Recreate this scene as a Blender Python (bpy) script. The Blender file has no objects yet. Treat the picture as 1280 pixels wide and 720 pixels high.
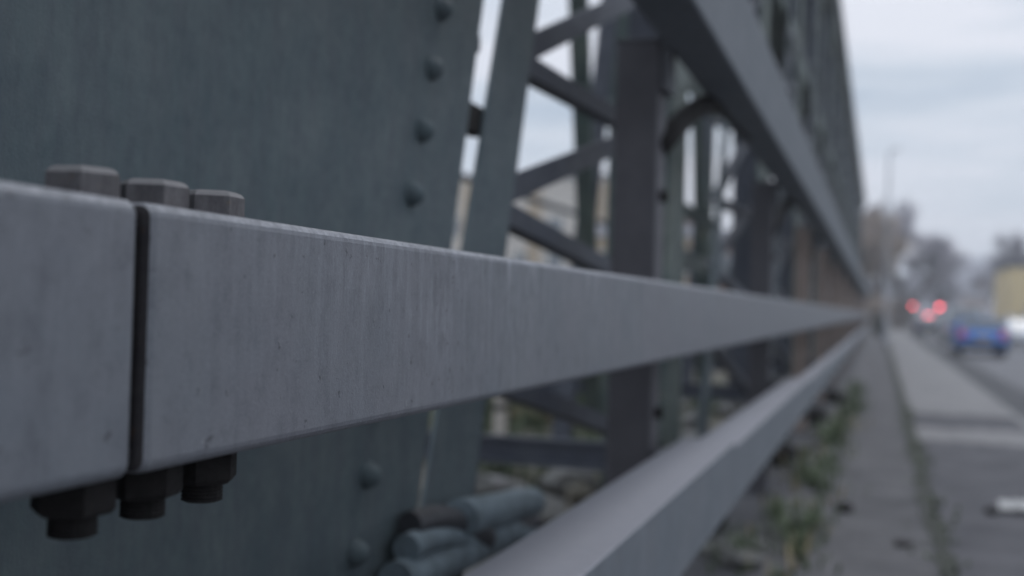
import bpy, bmesh, math, random
from mathutils import Vector, Matrix
random.seed(7)
S = bpy.context.scene
C = S.collection
R = math.radians

# ------------------------------------------------------------------ helpers
def prop(o, label=None, cat=None, group=None, kind=None):
    if label: o['label'] = label
    if cat: o['category'] = cat
    if group: o['group'] = group
    if kind: o['kind'] = kind
    return o

def thing(name, label, cat, loc=(0, 0, 0), rz=0, group=None):
    o = bpy.data.objects.new(name, None)
    C.objects.link(o); o.location = loc; o.rotation_euler = (0, 0, rz)
    o.empty_display_size = .1
    return prop(o, label, cat, group)

def obj(name, bm, mat, parent=None, smooth=False, loc=None):
    me = bpy.data.meshes.new(name)
    bm.normal_update()
    bm.to_mesh(me); bm.free()
    me.materials.append(mat)
    if smooth:
        for p in me.polygons: p.use_smooth = True
    o = bpy.data.objects.new(name, me)
    C.objects.link(o)
    if parent: o.parent = parent
    if loc: o.location = loc
    return o

def NB(): return bmesh.new()

def box(bm, x0, x1, y0, y1, z0, z1, bev=0, seg=2, M=None):
    r = bmesh.ops.create_cube(bm, size=1)
    vs = r['verts']
    for v in vs:
        v.co = Vector((x0 + (v.co.x + .5) * (x1 - x0), y0 + (v.co.y + .5) * (y1 - y0), z0 + (v.co.z + .5) * (z1 - z0)))
    if bev:
        es = list({e for v in vs for e in v.link_edges})
        r2 = bmesh.ops.bevel(bm, geom=vs + es, offset=bev, segments=seg, affect='EDGES', profile=.5)
        vs = list({v for f in r2['faces'] for v in f.verts} | {v for v in vs if v.is_valid})
    if M:
        bmesh.ops.transform(bm, matrix=M, verts=vs)
    return vs

def beam(bm, p, q, w, h, up=(0, 0, 1), bev=0):
    """rectangular bar from p to q, w across, h along up"""
    p, q = Vector(p), Vector(q)
    d = q - p; L = d.length; y = d.normalized()
    x = y.cross(Vector(up)).normalized(); z = x.cross(y)
    M = Matrix((x, y, z)).transposed().to_4x4(); M.translation = p
    return box(bm, -w / 2, w / 2, 0, L, -h / 2, h / 2, bev, 1, M)

def angle_bar(bm, p, q, w, t, up):
    """L section: one leg flat in the web plane, one leg turned back"""
    p, q = Vector(p), Vector(q)
    y = (q - p).normalized(); L = (q - p).length
    x = y.cross(Vector(up)).normalized(); z = x.cross(y)
    M = Matrix((x, y, z)).transposed().to_4x4(); M.translation = p
    box(bm, -w / 2, w / 2, 0, L, -t, 0, 0, 1, M)
    box(bm, w / 2 - t, w / 2, 0, L, -w, -t, 0, 1, M)

def tube(bm, pts, r, n=12, cap=True):
    pts = [Vector(p) for p in pts]
    rs = r if isinstance(r, (list, tuple)) else [r] * len(pts)
    rings = []
    ref = Vector((0.13, 0.21, 1)).normalized()
    for i, p in enumerate(pts):
        d = (pts[min(i + 1, len(pts) - 1)] - pts[max(i - 1, 0)]).normalized()
        a = d.cross(ref)
        if a.length < .1: a = d.cross(Vector((1, 0, 0)))
        a.normalize(); b = d.cross(a)
        rings.append([bm.verts.new(p + (a * math.cos(2 * math.pi * k / n) + b * math.sin(2 * math.pi * k / n)) * rs[i]) for k in range(n)])
    for i in range(len(rings) - 1):
        for k in range(n):
            bm.faces.new((rings[i][k], rings[i][(k + 1) % n], rings[i + 1][(k + 1) % n], rings[i + 1][k]))
    if cap:
        bm.faces.new(rings[0][::-1]); bm.faces.new(rings[-1])

def hexa(bm, c, af, z0, z1, rot=0, ch=.004, axis='z'):
    """hexagonal head with chamfered outer rim (chamfer at z1)"""
    rr = af / math.sqrt(3)
    def ring(r, z):
        return [bm.verts.new((c[0] + r * math.cos(rot + k * math.pi / 3), c[1] + r * math.sin(rot + k * math.pi / 3), c[2] + z)) for k in range(6)]
    s = 1 if z1 > z0 else -1
    rings = [ring(rr, z0), ring(rr, z1 - s * ch), ring(rr - ch * .6, z1 - s * ch * .3), ring(rr - ch * 1.5, z1)]
    for a, b in zip(rings, rings[1:]):
        for k in range(6):
            f = (a[k], a[(k + 1) % 6], b[(k + 1) % 6], b[k])
            bm.faces.new(f if s > 0 else f[::-1])
    bm.faces.new(rings[-1] if s > 0 else rings[-1][::-1])
    bm.faces.new(rings[0][::-1] if s > 0 else rings[0])

def dome(bm, c, r, h, nrm=(1, 0, 0)):
    n = Vector(nrm).normalized()
    a = n.orthogonal().normalized(); b = n.cross(a)
    c = Vector(c); prev = None; N = 12
    for i in range(5):
        t = i / 5 * math.pi / 2
        ring = [bm.verts.new(c + (a * math.cos(2 * math.pi * k / N) + b * math.sin(2 * math.pi * k / N)) * r * math.cos(t) + n * h * math.sin(t)) for k in range(N)]
        if prev:
            for k in range(N):
                bm.faces.new((prev[k], prev[(k + 1) % N], ring[(k + 1) % N], ring[k]))
        prev = ring
    top = bm.verts.new(c + n * h)
    for k in range(N): bm.faces.new((prev[k], prev[(k + 1) % N], top))

def rounded_rail(bm, a0, a1, z0, z1, y0, y1, r=.012, endr=.004, seg=4, wall=.012):
    """hollow box section running along Y; x from -a1 to -a0"""
    def prof(ins):
        pts = []
        x0, x1, zz0, zz1 = -a1 + ins, -a0 - ins, z0 + ins, z1 - ins
        rr = max(r - ins * .5, .002)
        for cx, cz, s in ((x1 - rr, zz1 - rr, 0), (x0 + rr, zz1 - rr, 1), (x0 + rr, zz0 + rr, 2), (x1 - rr, zz0 + rr, 3)):
            for k in range(seg + 1):
                t = math.pi / 2 * (s + k / seg)
                pts.append((cx + rr * math.cos(t), cz + rr * math.sin(t)))
        return pts
    L = y1 - y0
    ny = max(2, int(L / 1.0))
    stations = [(y0 + .12, wall), (y0, wall), (y0, endr), (y0 + endr * .3, endr * .3), (y0 + endr, 0)]
    stations += [(y0 + endr + (L - 2 * endr) * i / ny, 0) for i in range(1, ny)]
    stations += [(y1 - endr, 0), (y1 - endr * .3, endr * .3), (y1, endr), (y1, wall), (y1 - .12, wall)]
    rings = [[bm.verts.new((x, y, z)) for x, z in prof(i)] for y, i in stations]
    for A, B in zip(rings, rings[1:]):
        n = len(A)
        for k in range(n):
            bm.faces.new((A[k], B[k], B[(k + 1) % n], A[(k + 1) % n]))
    bm.faces.new(rings[0]); bm.faces.new(rings[-1][::-1])

# ------------------------------------------------------------------ materials
def nodes(name, rough=.6, metal=0, spec=.5):
    m = bpy.data.materials.new(name); m.use_nodes = True
    nt = m.node_tree; b = nt.nodes['Principled BSDF']
    b.inputs['Roughness'].default_value = rough; b.inputs['Metallic'].default_value = metal
    b.inputs['Specular IOR Level'].default_value = spec
    return m, nt, b

def N(nt, t, **k):
    n = nt.nodes.new(t)
    for a, v in k.items(): setattr(n, a, v)
    return n

def noise(nt, vec, scale, detail=5, rough=.6, stretch=(1, 1, 1)):
    mp = N(nt, 'ShaderNodeMapping'); mp.inputs['Scale'].default_value = stretch
    nt.links.new(vec, mp.inputs['Vector'])
    n = N(nt, 'ShaderNodeTexNoise'); n.inputs['Scale'].default_value = scale
    n.inputs['Detail'].default_value = detail; n.inputs['Roughness'].default_value = rough
    nt.links.new(mp.outputs[0], n.inputs['Vector'])
    return n.outputs['Fac']

def ramp(nt, fac, stops):
    r = N(nt, 'ShaderNodeValToRGB')
    el = r.color_ramp.elements
    while len(el) < len(stops): el.new(.5)
    for e, (p, c) in zip(el, stops):
        e.position = p; e.color = (c, c, c, 1) if isinstance(c, (int, float)) else (*c, 1)
    nt.links.new(fac, r.inputs['Fac'])
    return r.outputs['Color']

def mix(nt, fac, a, b, mode='MIX'):
    m = N(nt, 'ShaderNodeMix', data_type='RGBA', blend_type=mode)
    for sock, v in ((m.inputs[0], fac), (m.inputs[6], a), (m.inputs[7], b)):
        if hasattr(v, 'is_linked') or hasattr(v, 'links'): nt.links.new(v, sock)
        elif isinstance(v, (int, float)): sock.default_value = v
        else: sock.default_value = (*v, 1)
    return m.outputs[2]

def bump(nt, b, h, strength=.3, dist=.01):
    n = N(nt, 'ShaderNodeBump'); n.inputs['Strength'].default_value = strength; n.inputs['Distance'].default_value = dist
    nt.links.new(h, n.inputs['Height']); nt.links.new(n.outputs[0], b.inputs['Normal'])

def pos(nt): return N(nt, 'ShaderNodeNewGeometry').outputs['Position']

def paint(name, base, light, dark, sc=1.0, rough=.6, streak=.5, chip=None, bmp=.15, wear_or_light=None):
    """weathered paint: cloudy patches, vertical runs, specks"""
    m, nt, b = nodes(name, rough, 0, .3)
    P = pos(nt)
    big = ramp(nt, noise(nt, P, 3 * sc, 6, .65), [(.35, 0), (.65, 1)])
    run = ramp(nt, noise(nt, P, 8 * sc, 6, .75, (1, 1.6, .35)), [(.42, 0), (.62, 1)])
    spk = ramp(nt, noise(nt, P, 150 * sc, 3, .7), [(.62, 0), (.72, 1)])
    drk = ramp(nt, noise(nt, P, 45 * sc, 4, .7, (1, 1, .5)), [(.58, 0), (.72, 1)])
    c = mix(nt, big, base, light)
    rf = N(nt, 'ShaderNodeMath', operation='MULTIPLY'); nt.links.new(run, rf.inputs[0]); rf.inputs[1].default_value = streak
    c = mix(nt, rf.outputs[0], c, dark)
    df = N(nt, 'ShaderNodeMath', operation='MULTIPLY'); nt.links.new(drk, df.inputs[0]); df.inputs[1].default_value = .35
    c = mix(nt, df.outputs[0], c, dark)
    sf = N(nt, 'ShaderNodeMath', operation='MULTIPLY'); nt.links.new(spk, sf.inputs[0]); sf.inputs[1].default_value = .35
    c = mix(nt, sf.outputs[0], c, [min(1, x * 1.6) for x in light])
    if chip:
        cf = ramp(nt, noise(nt, P, 9 * sc, 8, .75), [(.60, 0), (.66, 1)])
        c = mix(nt, cf, c, chip)
    if wear_or_light:
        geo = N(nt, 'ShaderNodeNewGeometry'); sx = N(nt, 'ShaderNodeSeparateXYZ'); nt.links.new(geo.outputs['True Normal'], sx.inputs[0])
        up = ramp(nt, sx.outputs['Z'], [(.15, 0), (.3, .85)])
        c = mix(nt, up, c, wear_or_light)  # up-facing tone: wear on bolt heads, painted light on the low rails
    nt.links.new(c, b.inputs['Base Color'])
    h = noise(nt, P, 90 * sc, 6, .7)
    bump(nt, b, h, bmp, .004)
    rr = ramp(nt, noise(nt, P, 20 * sc, 4), [(.3, rough - .1), (.7, rough + .15)])
    nt.links.new(rr, b.inputs['Roughness'])
    return m

def speck(name, c1, c2, c3, s1=1.0, s2=40, rough=.9, bd=.01, bs=.4):
    m, nt, b = nodes(name, rough, 0, .3)
    P = pos(nt)
    a = ramp(nt, noise(nt, P, s1, 7, .65), [(.35, 0), (.65, 1)])
    g = ramp(nt, noise(nt, P, s2, 4, .8), [(.4, 0), (.7, 1)])
    c = mix(nt, a, c1, c2)
    f = N(nt, 'ShaderNodeMath', operation='MULTIPLY'); nt.links.new(g, f.inputs[0]); f.inputs[1].default_value = .5
    c = mix(nt, f.outputs[0], c, c3)
    nt.links.new(c, b.inputs['Base Color'])
    bump(nt, b, noise(nt, P, s2, 6, .75), bs, bd)
    return m

def flat(name, col, rough=.5, metal=0, var=.25, sc=6):
    m, nt, b = nodes(name, rough, metal)
    a = ramp(nt, noise(nt, pos(nt), sc, 5), [(.3, 0), (.7, 1)])
    nt.links.new(mix(nt, a, [x * (1 - var) for x in col], [min(1, x * (1 + var)) for x in col]), b.inputs['Base Color'])
    return m

def rail_mat():
    m, nt, b = nodes('galvanised_rail', .5, 0, .45)
    P = pos(nt)
    base, light, dark = (.118, .130, .150), (.235, .248, .275), (.062, .066, .080)
    def mul(a, v):
        q = N(nt, 'ShaderNodeMath', operation='MULTIPLY'); nt.links.new(a, q.inputs[0])
        if isinstance(v, float): q.inputs[1].default_value = v
        else: nt.links.new(v, q.inputs[1])
        return q.outputs[0]
    big = ramp(nt, noise(nt, P, 7, 8, .72), [(.36, 0), (.64, 1)])
    c = mix(nt, big, base, (.142, .150, .166))
    warm = ramp(nt, noise(nt, P, 3.1, 4, .6), [(.42, 0), (.62, .6)])
    c = mix(nt, warm, c, (.138, .138, .158))
    mot = ramp(nt, noise(nt, P, 34, 7, .78, (1, 1, .7)), [(.48, 0), (.66, 1)])
    c = mix(nt, mul(mot, .5), c, dark)
    # runs that start at the top edge and fade downwards, only along some stretches
    xyz = N(nt, 'ShaderNodeSeparateXYZ'); nt.links.new(P, xyz.inputs[0])
    fade = N(nt, 'ShaderNodeMapRange'); nt.links.new(xyz.outputs['Z'], fade.inputs['Value'])
    fade.inputs['From Min'].default_value = -.12; fade.inputs['From Max'].default_value = .06; fade.inputs['To Min'].default_value = .25
    ymap = N(nt, 'ShaderNodeMapRange'); nt.links.new(xyz.outputs['Y'], ymap.inputs['Value'])
    ymap.inputs['From Min'].default_value = .8; ymap.inputs['From Max'].default_value = 1.35; ymap.inputs['To Min'].default_value = .3
    zone = mul(ramp(nt, noise(nt, P, 3.1, 3, .6, (0, 1, .25)), [(.36, .3), (.56, 1)]), ymap.outputs[0])
    wob = noise(nt, P, 26, 4, .6)
    r1 = ramp(nt, mix(nt, .28, noise(nt, P, 62, 5, .85, (1, 1, .10)), wob), [(.47, 0), (.60, 1)])
    r2 = ramp(nt, mix(nt, .30, noise(nt, P, 47, 5, .85, (1, 1, .13)), wob), [(.50, 0), (.62, 1)])
    c = mix(nt, mul(mul(mul(r1, zone), fade.outputs[0]), .95), c, light)
    c = mix(nt, mul(mul(mul(r2, zone), fade.outputs[0]), .95), c, dark)
    # grain
    sp = ramp(nt, noise(nt, P, 380, 4, .85), [(.56, 0), (.68, 1)])
    c = mix(nt, mul(sp, .55), c, (.29, .30, .325))
    sd = ramp(nt, noise(nt, P, 240, 4, .85), [(.57, 0), (.68, 1)])
    c = mix(nt, mul(sd, .7), c, dark)
    pit = ramp(nt, noise(nt, P, 75, 3, .6), [(.67, 0), (.71, 1)])
    c = mix(nt, mul(pit, .75), c, (.045, .043, .05))
    chp = ramp(nt, noise(nt, P, 38, 5, .7), [(.69, 0), (.71, 1)])
    c = mix(nt, mul(chp, .6), c, (.27, .275, .29))
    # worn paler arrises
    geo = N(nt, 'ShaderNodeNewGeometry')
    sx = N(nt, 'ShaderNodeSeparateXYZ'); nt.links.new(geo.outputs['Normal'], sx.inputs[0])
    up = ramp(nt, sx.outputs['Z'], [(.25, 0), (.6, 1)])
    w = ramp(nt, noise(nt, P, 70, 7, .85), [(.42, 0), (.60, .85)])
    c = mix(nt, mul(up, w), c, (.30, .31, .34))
    nt.links.new(c, b.inputs['Base Color'])
    h = mix(nt, .35, noise(nt, P, 230, 6, .75), pit)
    bump(nt, b, h, .35, .0018)
    return m

M = {}
M['rail'] = rail_mat()
M['beam'] = paint('weathered_beam', (.128, .146, .166), (.160, .174, .194), (.085, .09, .102), 1.5, .8, .35, wear_or_light=(.235, .235, .262))  # paler up-facing faces: light on the low rail's top put into the colour
M['post'] = paint('dark_post_paint', (.084, .081, .092), (.104, .10, .112), (.06, .057, .064), 1, .6, .4)
M['postbrown'] = paint('browned_post_paint', (.27, .215, .19), (.34, .27, .235), (.16, .13, .115), 1, .7, .4)
M['cleat'] = paint('cleat_paint', (.10, .103, .115), (.13, .135, .148), (.06, .06, .07), 2, .6, .4)
M['teal'] = paint('teal_truss_paint', (.074, .102, .114), (.112, .138, .146), (.060, .068, .086), 2.2, .6, .4, None, .25)
M['teal2'] = paint('weathered_truss_paint', (.060, .092, .092), (.120, .145, .125), (.04, .046, .05), .9, .6, .6, (.19, .16, .11), .25)
M['lace'] = paint('lacing_paint', (.05, .055, .075), (.075, .082, .1), (.03, .033, .042), 2, .6, .4)
M['rust'] = paint('rusty_bolt', (.09, .078, .072), (.14, .125, .115), (.045, .038, .036), 9, .75, .2, (.14, .08, .045), .6)
M['headtop'] = paint('worn_bolt_head', (.095, .092, .10), (.165, .155, .160), (.05, .046, .05), 9, .7, .5, (.15, .115, .085), .6, (.24, .235, .24))
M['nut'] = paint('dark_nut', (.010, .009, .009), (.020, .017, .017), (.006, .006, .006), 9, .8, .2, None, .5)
M['sleeve'] = flat('joint_sleeve', (.02, .018, .02), .9)
M['cutend'] = paint('dark_cut_end', (.032, .030, .034), (.055, .050, .052), (.016, .015, .018), 9, .85, .2, (.10, .06, .04), .6)  # dark brown-grey for the rail end faces at the joint
M['asphalt'] = speck('asphalt', (.044, .044, .052), (.092, .090, .10), (.13, .13, .14), 2.6, 90, .9, .006, .5)
M['road'] = speck('road_asphalt', (.10, .10, .11), (.13, .13, .14), (.18, .18, .19), .6, 70, .85, .004, .3)
M['gutter'] = speck('dark_tarmac', (.045, .046, .052), (.065, .066, .072), (.1, .1, .105), .9, 70, .9, .004, .3)
M['paving'] = speck('worn_concrete_paving', (.165, .162, .166), (.235, .23, .234), (.115, .112, .115), 1.8, 60, .85, .003, .3)
M['kerb'] = speck('kerb_stone', (.17, .17, .175), (.23, .23, .23), (.1, .1, .1), 2, 60, .85, .003, .3)
M['verge'] = speck('broken_verge_tarmac', (.055, .054, .060), (.115, .112, .118), (.16, .16, .165), 3.0, 70, .95, .01, .7)
M['earth'] = speck('rubble_earth', (.13, .115, .095), (.22, .20, .17), (.09, .10, .06), 1.5, 25, .95, .03, .8)
M['dirt'] = speck('moss_and_grit', (.035, .04, .033), (.055, .058, .05), (.085, .085, .08), 5, 60, .95, .01, .8)
M['ground'] = speck('far_ground', (.09, .1, .06), (.14, .13, .1), (.07, .08, .05), .2, 8, .95, .02, .3)
M['concrete'] = speck('stained_concrete', (.14, .14, .135), (.20, .195, .185), (.09, .09, .085), 3, 40, .9, .006, .5)
M['rock'] = speck('pale_rubble', (.20, .195, .195), (.30, .29, .285), (.12, .12, .12), 5, 40, .9, .02, .6)
M['pipe'] = flat('grey_blue_duct', (.15, .19, .215), .75, 0, .45, 14)
M['pipedark'] = flat('dark_hose', (.045, .045, .052), .6, 0, .3, 20)
M['weed'] = flat('weed_leaf', (.075, .10, .05), .7, 0, .5, 9)
M['shrub'] = flat('yellow_green_leaf', (.36, .37, .15), .7, 0, .5, 3)
M['bark'] = flat('bark', (.07, .055, .048), .9, 0, .3)
M['twig'] = flat('bare_twig', (.17, .14, .125), .9, 0, .3)
M['twigtan'] = flat('tan_twig', (.34, .27, .22), .9, 0, .35, 1.5)
M['twiggrey'] = flat('grey_twig', (.24, .22, .25), .9, 0, .3)
M['hedge'] = flat('dark_hedge_leaf', (.035, .038, .03), .8, 0, .4, 6)
M['hill'] = flat('wooded_hill', (.10, .095, .115), .95, 0, .4, .15)
M['white'] = flat('white_paint', (.7, .7, .7), .5, 0, .06)
M['lamp'] = flat('lamp_column_grey', (.38, .39, .42), .5, .3, .1)
M['black'] = flat('black_plastic', (.02, .02, .02), .5, 0, .2)
M['tyre'] = flat('tyre_rubber', (.02, .02, .02), .8, 0, .2)
M['alloy'] = flat('alloy', (.4, .4, .42), .35, .8, .1)
M['blue'] = flat('blue_car_paint', (.03, .19, .60), .3, 0, .05)
M['carwhite'] = flat('white_car_paint', (.42, .44, .48), .3, 0, .03)
M['silver'] = flat('silver_car_paint', (.55, .58, .62), .3, .2, .03)
M['cardark'] = flat('dark_car_paint', (.07, .10, .15), .3, 0, .05)
M['yellow'] = flat('yellow_render', (.66, .52, .28), .85, 0, .08, .5)
M['grey_render'] = flat('grey_brown_render', (.25, .22, .19), .85, 0, .1, .5)
M['pink'] = flat('pale_pink_render', (.52, .44, .42), .85, 0, .08, .5)
M['cream'] = flat('cream_render', (.55, .50, .45), .85, 0, .08, .4)
M['tan'] = flat('tan_cladding', (.40, .30, .19), .85, 0, .12, .6)
M['roof'] = flat('slate_roof', (.10, .10, .12), .8, 0, .2)
M['frame'] = flat('window_frame', (.45, .45, .45), .5)
def glass(name, c):
    m, nt, b = nodes(name, .06, 0, .8); b.inputs['Base Color'].default_value = (*c, 1)
    a = ramp(nt, noise(nt, pos(nt), 1.5, 3), [(.3, 0), (.7, 1)])
    nt.links.new(mix(nt, a, c, [x * 1.5 for x in c]), b.inputs['Base Color'])
    return m
M['glass'] = glass('dark_glass', (.09, .105, .12))
def brick():
    m, nt, b = nodes('brown_red_brick', .9)
    t = N(nt, 'ShaderNodeTexBrick'); t.inputs['Scale'].default_value = 2.2
    t.inputs['Color1'].default_value = (.26, .125, .085, 1); t.inputs['Color2'].default_value = (.20, .115, .085, 1)
    t.inputs['Mortar'].default_value = (.24, .21, .19, 1)
    mp = N(nt, 'ShaderNodeMapping'); mp.inputs['Rotation'].default_value = (R(90), 0, 0)
    nt.links.new(pos(nt), mp.inputs['Vector']); nt.links.new(mp.outputs[0], t.inputs['Vector'])
    v = ramp(nt, noise(nt, pos(nt), .5, 4), [(.3, .75), (.7, 1)])
    nt.links.new(mix(nt, 1.0, t.outputs['Color'], v, 'MULTIPLY'), b.inputs['Base Color'])
    return m
M['brick'] = brick()
def emis(name, c, s):
    m, nt, b = nodes(name, .4); b.inputs['Base Color'].default_value = (c[0] * .5, c[1] * .5, c[2] * .5, 1)
    b.inputs['Emission Color'].default_value = (*c, 1); b.inputs['Emission Strength'].default_value = s
    return m
M['redlight'] = emis('lit_red_signal', (1, .10, .13), 13)
M['brake'] = emis('lit_brake_lamp', (1, .08, .12), 7)
M['tail'] = emis('lit_tail_lamp', (.8, .10, .22), .16)
M['tailoff'] = flat('unlit_tail_lamp', (.22, .02, .03), .3)
M['headl'] = flat('headlamp_glass', (.6, .6, .62), .2)
M['dull'] = flat('unlit_lens', (.04, .05, .03), .4)

# ------------------------------------------------------------------ world, sun, camera
SUN_EL, SUN_ROT = R(58), R(25)
W = bpy.data.worlds.new('World'); S.world = W; W.use_nodes = True
nt = W.node_tree; bg = nt.nodes['Background']
sky = N(nt, 'ShaderNodeTexSky', sky_type='NISHITA'); sky.sun_disc = False
sky.sun_elevation = SUN_EL; sky.sun_rotation = SUN_ROT; sky.air_density = 1.0; sky.dust_density = 2.0
tc = N(nt, 'ShaderNodeTexCoord')
cl1 = noise(nt, tc.outputs['Generated'], 2.2, 7, .58, (.8, .8, 5.5))
cl2 = noise(nt, tc.outputs['Generated'], 1.2, 3, .5, (1, 1, 2.6))
cc = ramp(nt, cl1, [(.38, (5.2, 6.1, 7.3)), (.48, (6.7, 7.4, 8.4)), (.60, (8.4, 8.7, 9.6))])
# ramps clamp at 1, so scale afterwards
for e in [n for n in nt.nodes if n.bl_idname == 'ShaderNodeValToRGB'][-1].color_ramp.elements:
    e.color = (e.color[0] / 10, e.color[1] / 10, e.color[2] / 10, 1)
sc = N(nt, 'ShaderNodeVectorMath', operation='SCALE'); sc.inputs['Scale'].default_value = 10
nt.links.new(cc, sc.inputs[0])
cover = ramp(nt, cl2, [(.3, .86), (.7, 1.0)])
fin = mix(nt, cover, sky.outputs[0], sc.outputs[0])
sx = N(nt, 'ShaderNodeSeparateXYZ'); nt.links.new(tc.outputs['Generated'], sx.inputs[0])
mr = N(nt, 'ShaderNodeMapRange'); nt.links.new(sx.outputs['Z'], mr.inputs['Value'])
mr.inputs['From Min'].default_value = .25; mr.inputs['From Max'].default_value = 1; mr.inputs['To Min'].default_value = 1; mr.inputs['To Max'].default_value = 2.1
s2 = N(nt, 'ShaderNodeVectorMath', operation='SCALE'); nt.links.new(fin, s2.inputs[0]); nt.links.new(mr.outputs[0], s2.inputs['Scale'])
nt.links.new(s2.outputs[0], bg.inputs['Color']); bg.inputs['Strength'].default_value = .1

L = bpy.data.lights.new('sun', 'SUN'); L.energy = 1.0; L.angle = R(25); L.color = (1, .96, .92)
lo = bpy.data.objects.new('sun', L); C.objects.link(lo)
sd = Vector((math.sin(SUN_ROT) * math.cos(SUN_EL), math.cos(SUN_ROT) * math.cos(SUN_EL), math.sin(SUN_EL)))
lo.rotation_euler = sd.to_track_quat('Z', 'Y').to_euler()

cam = bpy.data.cameras.new('camera'); co = bpy.data.objects.new('camera', cam); C.objects.link(co); S.camera = co
cam.sensor_width = 36; cam.lens = 1400 / 1280 * 36
cam.clip_start = .05; cam.clip_end = 2000
d = Vector((460, -33, -1400)).normalized()                     # the bridge direction (+Y) seen by the camera
up = Vector((.022, 1, 0)); up = (up - d * up.dot(d)).normalized()
xx = d.cross(up)
Mw = Matrix((xx, d, up))                                       # rows: world axes in camera coordinates
co.matrix_world = Mw.to_4x4()
cam.dof.use_dof = True; cam.dof.focus_distance = 1.12; cam.dof.aperture_fstop = 2.6
cam.dof.aperture_blades = 0
S.view_settings.view_transform = 'Standard'; S.view_settings.look = 'None'
S.view_settings.gamma = 1; S.view_settings.use_curve_mapping = False
S.view_settings.exposure = 0

YE = 62.0            # far end of the bridge parapet
P = 4.15             # bay length
GZ = -1.25           # footway level

# ------------------------------------------------------------------ setting
def sheet(name, x0, x1, y0, y1, z, mat, nx=1, ny=1, kind='structure', amp=0):
    bm = NB()
    vs = [[bm.verts.new((x0 + (x1 - x0) * i / nx, y0 + (y1 - y0) * j / ny, z + (random.uniform(-amp, amp) if amp else 0))) for i in range(nx + 1)] for j in range(ny + 1)]
    for j in range(ny):
        for i in range(nx):
            bm.faces.new((vs[j][i], vs[j][i + 1], vs[j + 1][i + 1], vs[j + 1][i]))
    o = obj(name, bm, mat); o['kind'] = kind
    return o
sheet('ground', -700, 700, -60, 1200, -1.42, M['ground'])
sheet('road', 1.70, 9.2, -30, 600, -1.385, M['road'])
sheet('road_edge_strip', 1.72, 2.62, -30, 600, -1.381, M['gutter'])
bm = NB(); box(bm, -14, 1.60, -8, 88, -1.41, GZ); o = obj('footway', bm, M['asphalt']); o['kind'] = 'structure'
bm = NB(); box(bm, 1.603, 1.72, -8, 88, -1.41, GZ + .003, .012); o = obj('kerb', bm, M['kerb']); o['kind'] = 'structure'
bm = NB(); box(bm, 9.2, 12.0, -8, 300, -1.41, GZ, .01); o = obj('far_footway', bm, M['paving']); o['kind'] = 'structure'
bm = NB(); box(bm, .2, 3.4, 88, 140, -1.41, GZ, .02); o = obj('signal_build_out_footway', bm, M['paving']); o['kind'] = 'structure'; o.name = 'footway'
sheet('verge', -.86, .30, -3, 88, GZ + .004, M['verge'])
sheet('rubble_ground', -14, -.87, -3, 88, GZ + .004, M['earth'])
def patch(name, x0, x1, y0, y1, z, mat, jag=.06, n=14):
    bm = NB(); pts = []
    for k in range(n): pts.append((x0 + (x1 - x0) * k / n, y0 + random.uniform(-jag, jag)))
    for k in range(4): pts.append((x1, y0 + (y1 - y0) * k / 4))
    for k in range(n): pts.append((x1 - (x1 - x0) * k / n, y1 + random.uniform(-jag, jag)))
    for k in range(4): pts.append((x0, y1 - (y1 - y0) * k / 4))
    bm.faces.new([bm.verts.new((x, y, z)) for x, y in pts]); o = obj(name, bm, mat); o['kind'] = 'structure'; return o
patch('paving_patch', .37, 1.60, 12.0, 13.4, GZ + .004, M['paving'], .12)
patch('paving', .37, 1.60, 15.3, 88, GZ + .004, M['paving'], .15)
# dirty joint between verge and footway: ragged strip
bm = NB(); lastL = lastR = None; y = -1.0
while y < 60:
    w = random.uniform(.015, .075) * (1 + (y > 10) * .6); cx = .335 + math.sin(y * 1.3) * .012
    l = bm.verts.new((cx - w, y, GZ + .009)); r = bm.verts.new((cx + w, y, GZ + .009))
    if lastL: bm.faces.new((lastL, lastR, r, l))
    lastL, lastR = l, r; y += random.uniform(.08, .2)
o = obj('moss_joint', bm, M['dirt']); o['kind'] = 'stuff'; o['label'] = 'dark mossy joint between verge and footway'; o['category'] = 'moss'

# hills far behind
bm = NB(); prev = None
for i in range(61):
    x = -260 + i * 10; h = 7.0 + 3.5 * math.sin(i * .23 + 1) + 1.5 * math.sin(i * .9)
    a, b2, c2 = bm.verts.new((x, 300, -1.4)), bm.verts.new((x, 380, -1.4 + h * 1.7)), bm.verts.new((x, 500, -1.4))
    if prev:
        bm.faces.new((prev[0], a, b2, prev[1])); bm.faces.new((prev[1], b2, c2, prev[2]))
    prev = (a, b2, c2)
o = obj('hill', bm, M['hill'], smooth=True); o['kind'] = 'structure'

# ------------------------------------------------------------------ parapet rails
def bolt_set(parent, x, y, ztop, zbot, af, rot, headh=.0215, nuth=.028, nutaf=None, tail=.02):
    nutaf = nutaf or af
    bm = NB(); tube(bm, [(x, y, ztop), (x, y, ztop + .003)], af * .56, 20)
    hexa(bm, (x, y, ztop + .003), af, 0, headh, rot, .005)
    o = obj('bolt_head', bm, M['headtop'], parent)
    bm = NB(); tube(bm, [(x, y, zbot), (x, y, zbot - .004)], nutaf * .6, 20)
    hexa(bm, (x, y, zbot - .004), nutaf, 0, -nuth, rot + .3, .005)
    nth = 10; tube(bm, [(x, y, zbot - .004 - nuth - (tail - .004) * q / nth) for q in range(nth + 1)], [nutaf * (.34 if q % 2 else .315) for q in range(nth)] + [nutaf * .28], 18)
    obj('nut', bm, M['nut'], parent)

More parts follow.
